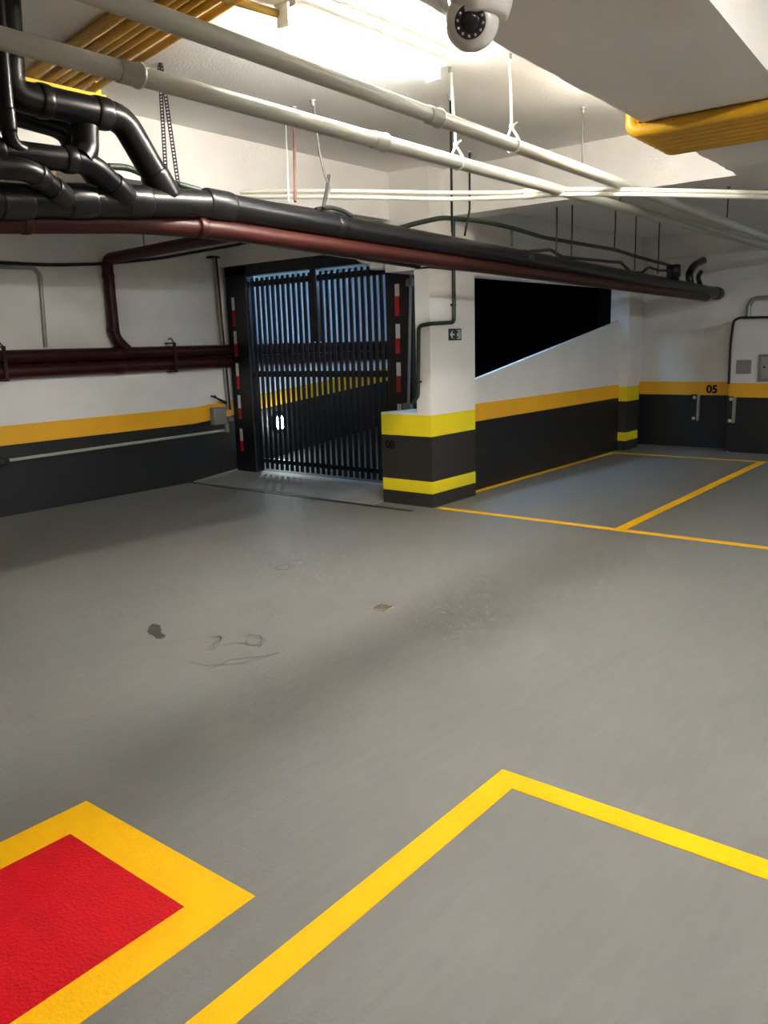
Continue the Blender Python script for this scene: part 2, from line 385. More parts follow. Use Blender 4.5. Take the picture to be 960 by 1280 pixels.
rough([(240, 829), (262, 833), (300, 830), (325, 823), (345, 815)], 2, 2.5); rough([(262, 836), (290, 826), (330, 820)], 2, 2.5)
build('tyre_scuff', sc, M['scuff'], None, 'faint dark looping scuff marks on the floor right of the oil stain', 'scuff')
sc = MB(); rough(loop(354, 709, 9, 3.5), 2, 1.2)
build('tyre_scuff', sc, M['scuff'], None, 'small faint oval scuff mark on the floor nearer the gate', 'scuff')

# ------------------------------------------------------------------ drain pipes under the ceiling
Yp = 4.1
A = py(267, 256, 4.1); B = py(898, 367, 3.93)
L0 = py(-40, 250, 4.1); L1 = py(215, 253.5, 4.1)
bp_ = thing('drain_pipe', A, 'thick black drain pipe crossing below the ceiling from left to back wall', 'pipe')
build('run', MB().tube([L0, L1, A, B], .082, 24, .12), M['black_pipe'], bp_)
def at_t(t): return A+(B-A)*t
dirp = (B-A).normalized()
def collar(c, d_, r, L, parent, mtl='black_collar', name='collar'):
    d_ = Vector(d_).normalized(); c = Vector(c)
    build(name, MB().lathe(c, d_, [(-L/2, r*.97), (-L/2+.006, r*1.0), (-L/2+.02, r*1.02), (L/2-.02, r*1.02), (L/2-.006, r), (L/2, r*.97)]), M[mtl], parent)
collar(A+dirp*.03, dirp, .09, .2, bp_); collar(at_t(.118), dirp, .088, .07, bp_); collar(at_t(.40), dirp, .088, .08, bp_)
collar(B-dirp*.08, dirp, .09, .18, bp_)
dl = (L1-L0).normalized()
for xx in (16, 98, 168): collar(py(xx, 251.5, 4.1), dl, .088, .16, bp_)
# stubs near the far end
e0 = py(842, 352, 3.97); e1 = py(842, 331, 3.97)
build('stub', MB().lathe(e0, e1-e0, [(0, .07), (.05, .07), (.06, .088), (.2, .088), (.215, .07)]), M['black_pipe'], bp_)
e = [py(863, 356, 3.95), py(861, 342, 3.97), py(868, 331, 3.99), py(879, 326, 4.0)]
build('elbow_stub', MB().tube(e, .05, 16, .15), M['black_pipe'], bp_)
e = [py(876, 357, 3.95), py(872, 347, 3.97), py(876, 340, 3.99)]
build('elbow_stub', MB().tube(e, .03, 14, .1), M['black_pipe'], bp_)
# branches on the left
r1 = [(py(12, 60, 4.1).x, 4.1, H), py(12, 118, 4.1), py(152, 147, 4.1), py(208, 244, 4.1)]
t1 = thing('branch_pipe', (r1[0][0], 4.1, H), 'black branch pipe dropping from the ceiling then slanting into the drain pipe', 'pipe')
build('run', MB().tube(r1, .076, 20, .085), M['black_pipe'], t1)
v = [Vector(p) for p in r1]
collar(v[1]+Vector((0, 0, .22)), (0, 0, 1), .083, .13, t1); collar(v[2]-(v[2]-v[1]).normalized()*.13, v[2]-v[1], .083, .09, t1)
collar(v[1]+(v[2]-v[1]).normalized()*.17, v[2]-v[1], .083, .06, t1); collar(v[3]-(v[3]-v[2]).normalized()*.06, v[3]-v[2], .083, .16, t1)
r2 = [py(-60, 182, 3.98), py(112, 203, 3.98), py(158, 247, 4.06)]
t2 = thing('branch_pipe', r2[0], 'black branch pipe running level from the left edge then slanting into the drain pipe', 'pipe')
build('run', MB().tube(r2, .06, 20, .09), M['black_pipe'], t2)
v = [Vector(p) for p in r2]
collar(v[1]-(v[1]-v[0]).normalized()*.12, v[1]-v[0], .067, .06, t2); collar(v[1]-(v[1]-v[0]).normalized()*.5, v[1]-v[0], .066, .06, t2)
collar(v[2]-(v[2]-v[1]).normalized()*.06, v[2]-v[1], .067, .13, t2)
r3 = [py(-30, 127, 4.35), py(84, 160, 4.35), py(108, 205, 4.35), py(128, 232, 4.3), ]
t3 = thing('branch_pipe', r3[0], 'dark branch pipe hidden just behind the upper slanting pipe', 'pipe')
build('run', MB().tube(r3, .066, 18, .1), M['black_pipe'], t3)
v = [Vector(p) for p in r3]; collar(v[1]+(v[2]-v[1])*.3, v[2]-v[1], .073, .12, t3)
r3b = [py(106, 158, 4.0), py(107, 188, 4.0), py(100, 200, 3.98)]
build('elbow', MB().tube(r3b, .068, 18, .06), M['black_pipe'], t2)
r4 = [py(-60, 205, 3.95), py(38, 212, 3.95), py(78, 246, 4.05)]
t4 = thing('branch_pipe', r4[0], 'lowest black branch pipe slanting into the drain pipe at the left edge', 'pipe')
build('run', MB().tube(r4, .055, 18, .08), M['black_pipe'], t4)
v = [Vector(p) for p in r4]; collar(v[2]-(v[2]-v[1])*.12, v[2]-v[1], .062, .12, t4); collar(v[1]+(v[2]-v[1])*.25, v[2]-v[1], .06, .06, t4)
r5 = [(py(8, 60, 3.92).x-.02, 3.92, H), py(9, 150, 3.92), py(14, 182, 3.94), py(40, 192, 3.97)]
t5 = thing('branch_pipe', r5[0], 'slim black riser pipe beside the thick riser at the left edge', 'pipe')
build('run', MB().tube(r5, .035, 16, .08), M['black_pipe'], t5)
v = [Vector(p) for p in r5]; collar(v[1], (0, 0, 1), .04, .1, t5)
# red pipe below
RA = py(267, 287, 4.1); RB = py(883, 371.5, 3.93); R0 = py(-40, 277, 4.19); R1 = py(170, 279, 4.19)
rp = thing('red_pipe', RA, 'dark red pipe hung directly under the black drain pipe', 'pipe')
build('run', MB().tube([R0, R1, RA, RB], .058, 22, .15), M['red_pipe'], rp)
rd = (RB-RA).normalized(); collar(RA-rd*.1, rd, .062, .05, rp, 'red_pipe', 'coupling'); collar(R0+(R1-R0)*.3, R1-R0, .062, .05, rp, 'red_pipe', 'coupling')
rs = thing('red_stub_pipe', py(62, 230, 4.25), 'short faded red pipe stub standing on the pipes at the left', 'pipe')
build('run', MB().cyl(py(64, 236, 4.25), py(60, 208, 4.25), .035), M['rust_rod'], rs)
build('collar', MB().cyl(py(63, 226, 4.25), py(62, 220, 4.25), .04), M['rust_rod'], rs)
# maroon pipes on the left wall and the riser that joins them
for z, lab in ((1.676, 'upper of the two maroon pipes along the left wall'), (1.525, 'lower of the two maroon pipes along the left wall')):
    t = thing('wall_pipe', (4, 8.515, z), lab, 'pipe', 'maroon pipes along the left wall')
    build('run', MB().cyl((-4, 8.515, z), (7.34, 8.515, z), .073), M['wall_red'], t)
    build('run', MB().cyl((7.51, 8.515, z), (12.5, 8.515, z), .073), M['wall_red'], t)
    for x in (5.65, 8.4): collar((x, 8.515, z), (1, 0, 0), .079, .12, t, 'wall_red', 'coupling')
for q, lab in (((5, 450), 'pipe clamp holding the maroon pipes near the left edge'), ((218, 447), 'pipe clamp holding the maroon pipes near the gate')):
    x = py(*q, 8.45).x
    cl = MB(); cl.box((x-.02, 8.425, 1.43), (x+.02, 8.437, 1.79)); cl.box((x-.02, 8.43, 1.775), (x+.02, 8.6, 1.79)); cl.box((x-.02, 8.43, 1.43), (x+.02, 8.6, 1.442))
    cl.tube([(x, 8.43, 1.78), (x-.05, 8.42, 1.84), (x-.09, 8.42, 1.83)], .008, 8)
    build('pipe_clamp', cl, M['wall_red'], None, lab, 'clamp', 'clamps on the maroon wall pipes')
rr = [(5.80, 8.51, 1.70), (5.63, 8.51, 1.86), (5.62, 8.51, 2.735), (5.66, 6.4, 2.79), (5.66, 4.15, 2.36)]
t = thing('riser_pipe', rr[0], 'maroon riser pipe climbing the left wall and crossing to the red pipe', 'pipe')
build('run', MB().tube(rr, .062, 18, .09), M['wall_red'], t)
collar((5.62, 8.51, 2.55), (0, 0, 1), .068, .06, t, 'wall_red', 'coupling'); collar((5.62, 8.51, 1.95), (0, 0, 1), .068, .06, t, 'wall_red', 'coupling')
build('hanger_wire', MB().tube([px(181, 312, 5.66), px(179, 296, 5.66), px(178, 282, 5.66)], .006, 6), M['dark_rod'], t)

# grey PVC pipes
def grey_pipe(y, a, b, c, lab, ts):
    P0 = py(*a, y); P1 = py(*b, y); dd = (P1-P0).normalized(); P2 = P0+dd*((12.5-P0.x)/dd.x)
    P00 = P0-dd*3
    t = thing('grey_pipe', P1, lab, 'pipe', 'pale grey pipes under the ceiling')
    build('run', MB().cyl(P00, P2, .041), M['grey_pvc'], t)
    for q in ts:
        c_ = py(*q, y); k = P0+dd*((c_.x-P0.x)/dd.x)
        build('coupling', MB().lathe(k, dd, [(-.05, .043), (-.045, .047), (.04, .047), (.045, .052), (.06, .052), (.062, .043)]), M['grey_pvc'], t)
    return P0, dd
G1 = grey_pipe(2.72, (190, 18), (800, 239), None, 'upper pale grey pipe, nearer the lit lamp', [(541, 148)])
G2 = grey_pipe(3.1, (20, 53), (700, 238), None, 'lower pale grey pipe, tied up with white rope near the middle', [(473, 184), (160, 96)])
def on_g(G, x): return G[0]+G[1]*((x-G[0].x)/G[1].x)
# thin white conduits
for k, (q, lab) in enumerate((([(300, 240), (420, 238.5), (560, 241), (640, 241), (700, 236.5), (790, 237), (960, 241)], 'upper of the two thin white conduits strung across the ceiling'),
               ([(300, 246), (420, 246), (560, 249), (640, 247), (700, 243), (790, 243), (960, 246.5)], 'lower of the two thin white conduits strung across the ceiling'))):
    ys = None; P = []
    for i, p in enumerate(q):
        w = (p[0]-300)/660; dep = 6.55*(1-w)+6.15*w
        d_ = ray(*p); P.append(CAM + d_*(dep/FPX))
    P.append(P[-1]+(P[-1]-P[-2]).normalized()*4.5)
    t = thing('white_conduit', P[0], lab, 'conduit', 'thin white conduits under the ceiling')
    build('run', MB().tube(P, .0165, 10, .3), M['white_conduit'], t)
    c_ = P[3]+(P[4]-P[3])*.35
    build('coupling', MB().lathe(c_, P[4]-P[3], [(-.05, .018), (-.045, .021), (.045, .021), (.05, .018)]), M['white_conduit'], t)

# yellow conduits on the ceiling at left
S0, S1 = pz(20, 103, 3.345), pz(112, 120, 3.345); T0, T1 = pz(168, 0, 3.345), pz(304, 0, 3.345)
tt = [.05, .29, .41, .57, .73, .92]
names = ['outermost yellow ceiling conduit, set apart at the far left side', 'second yellow ceiling conduit counted from the left', 'third yellow ceiling conduit counted from the left',
         'fourth yellow ceiling conduit counted from the left', 'fifth yellow ceiling conduit, second from the hanging strap side', 'yellow ceiling conduit nearest to the perforated strap']
for t_, lab in zip(tt, names):
    a = S0.lerp(S1, t_); b_ = T0.lerp(T1, t_); dd = (b_-a).normalized()
    a2 = a-dd*((5.385-a.y)/-dd.y if dd.y else 0); b2 = b_+dd*1.2
    mbb = MB().cyl(a2, b2, {.05: .031, .41: .024, .29: .024}.get(t_, .021))
    build('yellow_conduit', mbb, M['yellow_conduit'], None, lab, 'conduit', 'yellow conduits on the ceiling')
# yellow support strut with hanger
sa, sb = pz(10, 97, 3.29), pz(131, 124.5, 3.29)
t = thing('support_strut', sa.lerp(sb, .5), 'bright yellow metal strut carrying the ceiling conduits', 'strut')
sd = (sb-sa).normalized(); sn = Vector((-sd.y, sd.x, 0))
mbb = MB(); q = [sa-sn*.02, sb-sn*.02, sb+sn*.02, sa+sn*.02]; mbb.prism([(v.x, v.y) for v in q], 3.275, 3.31); build('bar', mbb, M['bright_yellow'], t)
hp = sa.lerp(sb, .93); build('hanger', MB().box((hp.x-.02, hp.y-.004, 3.29), (hp.x+.02, hp.y+.004, H)).box((hp.x-.025, hp.y-.02, 3.37), (hp.x+.025, hp.y+.02, H)), M['bright_yellow'], t)
# brass conduit by the lamp
a, b_ = pz(270, -6, 3.345), pz(362, 22, 3.335)
t = thing('brass_conduit', a, 'short brown brass conduit ending in a hook beside the lamp', 'conduit')
build('run', MB().cyl(a-(b_-a)*2, b_, .02), M['brass'], t)
build('hook', MB().tube([b_, b_+Vector((.02, -.01, .0)), b_+Vector((.035, -.03, -.02)), b_+Vector((.02, -.05, -.03))], .009, 8).cyl(b_-(b_-a).normalized()*.03, b_+(b_-a).normalized()*.012, .026), M['brass'], t)
# yellow conduits under the right beam, bending up at its edge
for k in range(7):
    x = 5.0+.0865*k; yE = ye(x); z = ZB-.046-.003*k
    P = [(x, -1.5, z), (x, yE+.06-.004*k, z), (x, yE+.06-.004*k, ZB+.25)]
    lab = ['nearest of the fat yellow conduits under the right beam', 'second fat yellow conduit under the right beam', 'third fat yellow conduit under the right beam',
           'middle one of the fat yellow conduits under the right beam', 'third from last of the fat yellow conduits under the right beam', 'next to last of the fat yellow conduits under the right beam', 'farthest of the fat yellow conduits under the right beam'][k]
    build('yellow_conduit', MB().tube(P, .0405, 18, .06), M['yellow_conduit'], None, lab, 'conduit', 'yellow conduits under the right beam')

# ------------------------------------------------------------------ hangers
def hanger(lab, pts, r, mtl, plate=True, extra=None, cat='hanger', name='hanger_rod', group=None):
    t = thing(name, pts[0], lab, cat, group)
    build('rod', MB().tube(pts, r, 8, .0), M[mtl], t)
    if plate:
        p = Vector(pts[0]); build('anchor', MB().cyl((p.x, p.y, p.z-.012), (p.x, p.y, p.z), .022, 12).cyl((p.x, p.y, p.z-.04), (p.x, p.y, p.z-.012), r*1.8, 10), M['grey_metal'], t)
    return t
def main_y(x): return A.y+(B.y-A.y)*((x-A.x)/(B.x-A.x))
def main_pt(x): return A+(B-A)*((x-A.x)/(B.x-A.x))
def hang_pts(top, bot, mids=(), z=H):
    b_ = py(*bot, main_y(py(*bot, 4.05).x)); t_ = pz(*top, z); out = [t_]
    for mpx in mids:
        f = (mpx[1]-top[1])/(bot[1]-top[1]); y = t_.y*(1-f)+b_.y*f; out.append(py(*mpx, y))
    out.append(b_); return out
# perforated strap, two legs
t = thing('perforated_strap', pz(201, 79, H), 'dark perforated metal strap hanging in two legs around the drain pipe', 'hanger')
def perf(a, b_, w):
    a, b_ = Vector(a), Vector(b_); d_ = b_-a; L = d_.length; d_ = d_/L; side = Vector((.62, -.78, 0)); side = (side-d_*side.dot(d_)).normalized(); nn = d_.cross(side)
    mb = MB(); n = int(L/.022)
    def cell(c0, c1, s0, s1):
        vs = []
        for o_ in (-.0015, .0015):
            for (u, v_) in ((c0, s0), (c1, s0), (c1, s1), (c0, s1)): vs.append(a+d_*u+side*v_+nn*o_)
        mb.add(vs, [(3, 2, 1, 0), (4, 5, 6, 7), (0, 1, 5, 4), (1, 2, 6, 5), (2, 3, 7, 6), (3, 0, 4, 7)])
    cell(0, L, -w, -w*.5); cell(0, L, w*.5, w)
    for k in range(n+1): cell(min(k*L/n, L-.008), min(k*L/n, L-.008)+.008, -w*.5, w*.5)
    return mb
b1 = py(223, 232, 4.08); b0 = py(208, 226, 4.12)
build('strap_leg', perf(pz(201, 79, H), b1, .012), M['strap'], t); build('strap_leg', perf(pz(199, 82, H), b0, .012), M['strap'], t)
build('anchor', MB().cyl(pz(201, 79, H)-Vector((0, 0, .02)), pz(201, 79, H), .014, 12), M['dark_rod'], t)
hanger('rusty hanger rod holding the drain pipe left of the kinked rod', hang_pts((367, 133), (369, 252)), .0095, 'rust_rod')
hanger('grey hanger rod with a kinked lower end on the drain pipe', hang_pts((391, 125), (404, 258), [(399, 190), (407, 222), (412, 236)]), .009, 'iron')
hp_ = hang_pts((411, 219), (404, 262), z=2.95)
t = thing('hanger_hook', hp_[0], 'dark hooked rod end tied over the drain pipe', 'hanger'); build('rod', MB().tube([py(411, 219, 4.12), py(408, 240, 4.1), py(404, 260, 4.06)], .012, 8), M['dark_rod'], t)
hanger('white drip-stained cord hanging left of the rusty rod', hang_pts((357, 150), (361, 252)), .0045, 'rope')
hanger('black hanger rod right below the first white rope', hang_pts((563, 118), (565, 290)), .0095, 'dark_rod')
hanger('black hanger rod with bent foot right of the first white rope', hang_pts((587, 189), (581, 294), [(587, 262)]), .0095, 'dark_rod')
hanger('thin grey hanger rod holding the white conduits at right', [pz(729, 134, H), pz(729, 134, H)-Vector((0, 0, .47))], .0055, 'iron')
for (tp, G, lab) in (((563, 84), G2, 'white rope knotted around the lower grey pipe'), ((637, 67), G1, 'white rope knotted around the upper grey pipe')):
    a = pz(*tp, H); c_ = on_g(G, a.x+.02)
    t = thing('rope_tie', a, lab, 'rope', 'white ropes tying up the grey pipes')
    build('rope', MB().tube([a, a.lerp(c_, .5)+Vector((.006, 0, 0)), c_+Vector((0, 0, .11))], .0085, 8), M['rope'], t)
    kn = MB(); kn.ball(c_+Vector((0, 0, .105)), .017, 10)
    kn.tube([c_+Vector((0, 0, .1)), c_+Vector((.02, -.045, .02)), c_+Vector((.025, -.03, -.04)), c_+Vector((.02, .03, -.04)), c_+Vector((0, .046, .02)), c_+Vector((0, 0, .1))], .0075, 8, .02)
    kn.tube([c_+Vector((0, 0, .105)), c_+Vector((.03, -.02, .13))], .006, 8); kn.tube([c_+Vector((0, 0, .105)), c_+Vector((-.03, -.02, .08))], .006, 8)
    build('knot', kn, M['rope'], t)
    build('anchor', MB().cyl(a-Vector((0, 0, .03)), a, .014, 10), M['grey_metal'], t)
for q, lab in (((695, 320), 'first thin hanger rod in the dark bay beyond the beam'), ((714, 322), 'second thin hanger rod in the dark bay beyond the beam'), ((768, 310), 'short hanger rod midway along the green conduit'),
               ((793, 338), 'fourth thin hanger rod in the dark bay beyond the beam'), ((822, 342), 'thick-headed hanger rod last before the pipe stubs')):
    x = py(*q, 3.98).x; c_ = main_pt(x); b_ = py(*q, c_.y)
    hanger(lab, [(b_.x, b_.y, 3.15), (b_.x+.01, b_.y, b_.z+.25), b_], .008, 'dark_rod', group='hanger rods in the dark bay')
for q, G, lab in (((908, 288), G1, 'hanger rod of the upper grey pipe in the far bay'), ((775, 258), G2, 'hanger rod of the lower grey pipe just past the beam')):
    x = py(*q, G[0].y).x; c_ = on_g(G, x); hanger(lab, [(c_.x, c_.y, 3.15), c_], .006, 'dark_rod', group='hanger rods in the dark bay')

# cables and conduits
def cable(name, lab, pts, r, mtl, cat='conduit', bend=.1): return build(name, MB().tube(pts, r, 10, bend), M[mtl], None, lab, cat)
q = [(500, 285), (520, 279), (553, 272), (590, 275), (614, 279), (640, 285), (680, 297), (715, 303), (768, 312), (800, 322), (838, 332)]
P = [py(*p, 4.32-.02*i) for i, p in enumerate(q)]
t = thing('green_conduit', P[0], 'dark green conduit sagging above the drain pipe', 'conduit')
build('run', MB().tube(P, .021, 10, .1), M['green'], t)
w = py(640, 285, 4.22); build('support', MB().cyl(w, w-Vector((0, 0, .17)), .012, 8), M['green'], t)
cable('green_conduit', 'short green conduit behind the slanting branch pipes', [py(136, 208, 4.5), py(160, 209, 4.5), py(186, 221, 4.5), py(215, 228, 4.4), py(250, 238, 4.35)], .02, 'green')
cable('loose_cable', 'black loose cable lying in waves on the drain pipe', [py(655, 315, 4.08), py(688, 312, 4.05), py(702, 321, 4.02), py(722, 323, 4.02), py(762, 327, 4.0), py(776, 328, 4.0), py(788, 340, 3.98), py(802, 341, 3.98), py(811, 334, 3.98), py(824, 338, 3.97), py(842, 338, 3.97)], .016, 'black', 'cable', .05)
cable('loose_cable', 'short black cable draped on the drain pipe near the kinked rod', [py(395, 262, 4.1), py(412, 259, 4.1), py(428, 263, 4.1), py(440, 270, 4.08)], .016, 'black', 'cable', .05)
# green conduit on the pillar
t = thing('pillar_conduit', (7.27, 4.885, 2.4), 'dark green conduit stepping down the pillar above the exit sign', 'conduit')
P = [(7.275, 4.886, 2.93), (7.27, 4.886, 1.9), (6.845, 4.886, 1.885), (6.845, 5.03, 1.868), (6.845, 5.055, 1.16), (6.845, 5.13, 1.09)]
build('run', MB().tube(P, .020, 10, .05), M['green'], t)
build('clip', MB().box((7.235, 4.878, 2.065), (7.30, 4.908, 2.085)), M['black'], t)
build('clip', MB().box((6.835, 5.02, 1.30), (6.867, 5.085, 1.32)), M['black'], t)
# exit sign
sg = thing('exit_sign', (7.31, 4.9, 1.71), 'small dark green exit sign with arrow and running figure on the pillar', 'sign')
build('plate', MB().box((7.192, 4.9, 1.716), (7.429, 4.908, 1.836), .003), M['sign_green'], sg)
ar = MB()
def sp(poly): ar.yprism([(7.192+u*.237, 1.716+v_*.12) for u, v_ in poly], 4.8975, 4.9)
sp([(.09, .5), (.24, .82), (.31, .82), (.22, .57), (.42, .57), (.42, .43), (.22, .43), (.31, .18), (.24, .18)])
build('arrow', ar, M['sign_white'], sg)
ar = MB()
sp([(.62, .12), (.9, .12), (.9, .2), (.62, .2)]); sp([(.84, .2), (.9, .2), (.9, .88), (.84, .88)]); sp([(.62, .82), (.84, .82), (.84, .88), (.62, .88)])
sp([(.70, .68), (.74, .64), (.78, .68), (.78, .74), (.74, .78), (.70, .74)])
sp([(.66, .60), (.76, .62), (.79, .46), (.72, .40), (.68, .46)]); sp([(.60, .52), (.66, .60), (.68, .56), (.62, .48)])
sp([(.68, .46), (.73, .42), (.66, .34), (.58, .34), (.58, .38), (.64, .38)]); sp([(.73, .46), (.79, .44), (.80, .22), (.75, .22), (.75, .36)])
build('figure', ar, M['sign_white'], sg)

# ------------------------------------------------------------------ the gate
GX = 7.4
gt = thing('slatted_gate', (GX, 7.0, .07), 'black blue slatted metal gate closing the ramp entrance', 'gate')
build('head_beam', MB().box((GX-.05, 5.5, 2.60), (GX+.10, 8.54, 2.735), .02), M['gate'], gt)
def gpost(y0, y1): return build('frame_post', MB().box((GX-.05, y0, .06), (GX+.10, y1, 2.735), .015), M['gate'], gt)
pl = gpost(8.12, 8.52); pr_ = gpost(5.50, 5.86)
n = 24; y0, y1 = 5.90, 8.10; pitch = (y1-y0)/n
sl = MB()
for k in range(n):
    c_ = y0+pitch*(k+.5)
    if k == 12 and False: continue
    w = .0235
    top = 2.565
    sl.xprism([(c_-w, .125), (c_+w, .125), (c_+w, top-.02), (c_+w*.6, top), (c_-w*.6, top), (c_-w, top-.02)][::1], GX-.008, GX+.008)
build('slat_panel', sl, M['sl'], gt)
def rail(z0, z1, name='rail'): return build(name, MB().box((GX+.008, y0, z0), (GX+.04, y1, z1), .004), M['gate'], gt)
rail(2.46, 2.53); rail(1.325, 1.40); rail(.20, .255)
build('mullion', MB().box((GX-.02, 6.92, 1.75), (GX+.05, 7.03, 2.66), .008), M['gate'], gt)
for (post, col, segs) in ((pl, None, [(289, 372, 388, 408), (293, 414, 430, 446), (296.5, 454, 470, 486), (299.5, 494, 510, 524), (302, 536, 551, 564)]),
                          (pr_, None, [(496, 355, 370, 395), (497, 405, 423, 442), (498, 453, 470, 490), (499, 505, 518, 530)])):
    for x, a, b_, c_ in segs:
        for u, v_, mt in ((a, b_, 'refl_white'), (b_, c_, 'refl_red')):
            p, q = px(x, u, GX-.052), px(x, v_, GX-.052); hw = .026 if post is pl else .030
            yc = 8.385 if post is pl else p.y
            build('reflective_strip', MB().box((GX-.053, yc-hw, p.z), (GX-.0495, yc+hw, q.z)), M[mt], post, ('white' if mt == 'refl_white' else 'red')+' reflective strip')
# opener above the gate
op = thing('gate_opener', px(470, 330, 7.2), 'white gate opener box with arm under the red pipe', 'gate opener')
p, q = px(464, 322, 7.25), px(481, 336, 7.25)
build('motor_box', MB().box((7.2, q.y, q.z), (7.36, p.y, p.z), .015), M['white_plastic'], op)
p, q, r_ = px(441, 317, 7.25), px(452, 326, 7.25), px(466, 331, 7.25)
build('arm', MB().tube([p, q, r_], .03, 10, .08), M['white_plastic'], op)
# grey guide pole on the gate's pillar side
t = thing('guide_pole', px(511, 508, 7.3), 'thin grey pole with a box at its foot beside the gate, pillar side', 'pole')
a, b_ = px(513.5, 342, 7.32), px(510.5, 505, 7.32)
build('pole', MB().cyl(a, b_, .016, 10), M['grey_metal'], t); build('foot_box', MB().box((7.28, b_.y-.05, b_.z-.06), (7.345, b_.y+.06, b_.z+.01), .006), M['grey_box'], t)
build('bracket', MB().box((7.30, a.y-.02, a.z-.13), (7.345, a.y+.06, a.z-.05), .004), M['grey_metal'], t)
# left-wall fittings
t = thing('vertical_conduit', (7.26, 8.55, 1.0), 'grey vertical conduit pole at the left wall end beside the gate', 'conduit')
a, b_ = py(268, 322, 8.55), py(285.5, 512, 8.55)
build('pole', MB().cyl(a, b_, .026, 12), M['grey_metal'], t)
build('dark_cable', MB().cyl(py(270, 320, 8.5), py(288, 512, 8.5), .012, 8), M['black'], t)
build('cap', MB().box((a.x-.09, 8.5, a.z-.01), (a.x+.05, 8.6, a.z+.015)), M['dark_rod'], t)
p, q = py(267.5, 510, 8.5), py(285, 530, 8.5)
jb = thing('junction_box', (p.x, 8.55, q.z), 'grey junction box with cable glands on the left wall', 'junction box')
build('box', MB().box((p.x, 8.50, q.z), (q.x, 8.60, p.z), .012), M['grey_box'], jb)
build('gland', MB().cyl(py(284, 524, 8.5), py(290, 524, 8.5), .035, 12), M['grey_metal'], jb)
build('gland', MB().cyl(py(283, 529, 8.52), py(284, 540, 8.52), .03, 12), M['grey_metal'], jb)
build('cable_tail', MB().tube([py(283, 503, 8.52), py(272, 498, 8.5), py(264, 495, 8.48)], .012, 8).tube([py(283, 505, 8.52), py(274, 500, 8.5), py(268, 494.5, 8.48)], .01, 8), M['black'], jb)
t = thing('horizontal_conduit', py(140, 556, 8.57), 'pale thin conduit running along the black dado of the left wall', 'conduit')
a, b_ = py(8, 576, 8.565), py(284, 537.5, 8.565)
build('pipe', MB().cyl(a, b_, .019, 10), M['grey_pvc'], t); build('end_fitting', MB().ball(py(2, 578, 8.54), .055, 14).cyl(py(-6, 579, 8.55), a+Vector((.02, 0, 0)), .03, 10), M['black'], t)
cable('wall_conduit', 'thin grey conduit bending down to the maroon wall pipes', [py(-20, 333, 8.58), py(42, 334, 8.58), py(50, 343, 8.58), py(57, 434, 8.58)], .022, 'grey_metal', bend=.12)
cable('wall_cable', 'black cable sagging along the left wall towards the gate', [py(-20, 327, 8.58), py(60, 331.5, 8.58), py(128, 330, 8.58), py(200, 323, 8.58), py(255, 313, 8.57), px(285, 308, 7.34), px(335, 298, 7.34), px(400, 285, 7.34)], .018, 'black', 'cable', .2)
# lamp seen through the gate
p = py(350, 528, 8.57)
bl = thing('bulkhead_lamp', (p.x, 8.6, p.z), 'small white lit bulkhead lamp glowing behind the gate slats', 'lamp')
build('base', MB().lathe((p.x, 8.60, p.z), (0, -1, 0), [(0, .12), (.03, .12), (.035, .1)]), M['grey_metal'], bl)
build('bulb', MB().lathe((p.x, 8.565, p.z), (0, -1, 0), [(0, .085), (.03, .08), (.05, .06), (.062, .02)]), M['bulb'], bl)

# ------------------------------------------------------------------ back wall fittings
for pts, lab in ((((867.8, 497), (866.4, 523), (873, 494), (873, 526)), 'black wall bumper with two pale studs below the number 05'),
                 (((913.6, 499), (912, 526), (918, 496.5), (918, 529)), 'black wall bumper with two pale studs at the boxed-out corner')):
    k1, k2, s0, s1_ = [px(*p, 12.8 if pts[0][0] < 900 else 12.46) for p in pts]
    xw = 12.85 if pts[0][0] < 900 else 12.5
    wb = thing('wall_bumper', (xw, k1.y, s1_.z), lab, 'bumper', 'wall bumpers on the back wall')
    yy0, yy1 = k1.y+.06, s0.y-.02
    build('pad', MB().box((xw-.035, s0.y+.02, s1_.z-.01), (xw, yy0, s0.z+.01), .008), M['black'], wb)
    build('edge_strip', MB().box((xw-.05, s0.y-.02, s1_.z), (xw, s0.y+.02, s0.z), .004), M['strip'], wb)
    for k_ in (k1, k2): build('stud', MB().lathe((xw-.033, k_.y, k_.z), (-1, 0, 0), [(0, .026), (.012, .026), (.02, .018), (.023, .006)], 14), M['stud'], wb)
p, q = px(920.5, 450, 12.48), px(938, 467, 12.48)
build('cover_plate', MB().box((12.48, q.y, q.z), (12.505, p.y, p.z), .006), M['grey_box'], None, 'plain square grey cover plate on the boxed-out wall', 'cover plate')
p, q = px(948, 443, 12.47), px(985, 477, 12.47)
pb = thing('electrical_panel', (12.5, (p.y+q.y)/2, q.z), 'grey electrical panel with framed door at the right edge', 'electrical panel')
build('frame', MB().box((12.475, q.y, q.z), (12.505, p.y, p.z), .006), M['grey_box'], pb)
build('door', MB().box((12.465, q.y+.04, q.z+.04), (12.476, p.y-.045, p.z-.035), .003), M['strip'], pb)
c_ = px(953.5, 459, 12.465); build('latch', MB().lathe((12.466, c_.y-.02, c_.z), (-1, 0, 0), [(0, .014), (.01, .014), (.012, .01)], 12), M['black'], pb)
cable('box_cable', 'black cable outlining the top edge of the boxed-out wall', [px(911, 480, 12.48), px(913, 430, 12.48), px(917, 401, 12.48), px(924, 397, 12.48), px(1150, 394, 12.48)], .018, 'black', 'cable', .12)
cable('wall_conduit', 'grey conduit curving up the wall above the boxed-out part', [px(935, 399, 12.8), px(936, 382, 12.81), px(942, 373, 12.81), px(1150, 360, 12.81)], .032, 'grey_metal', bend=.12)

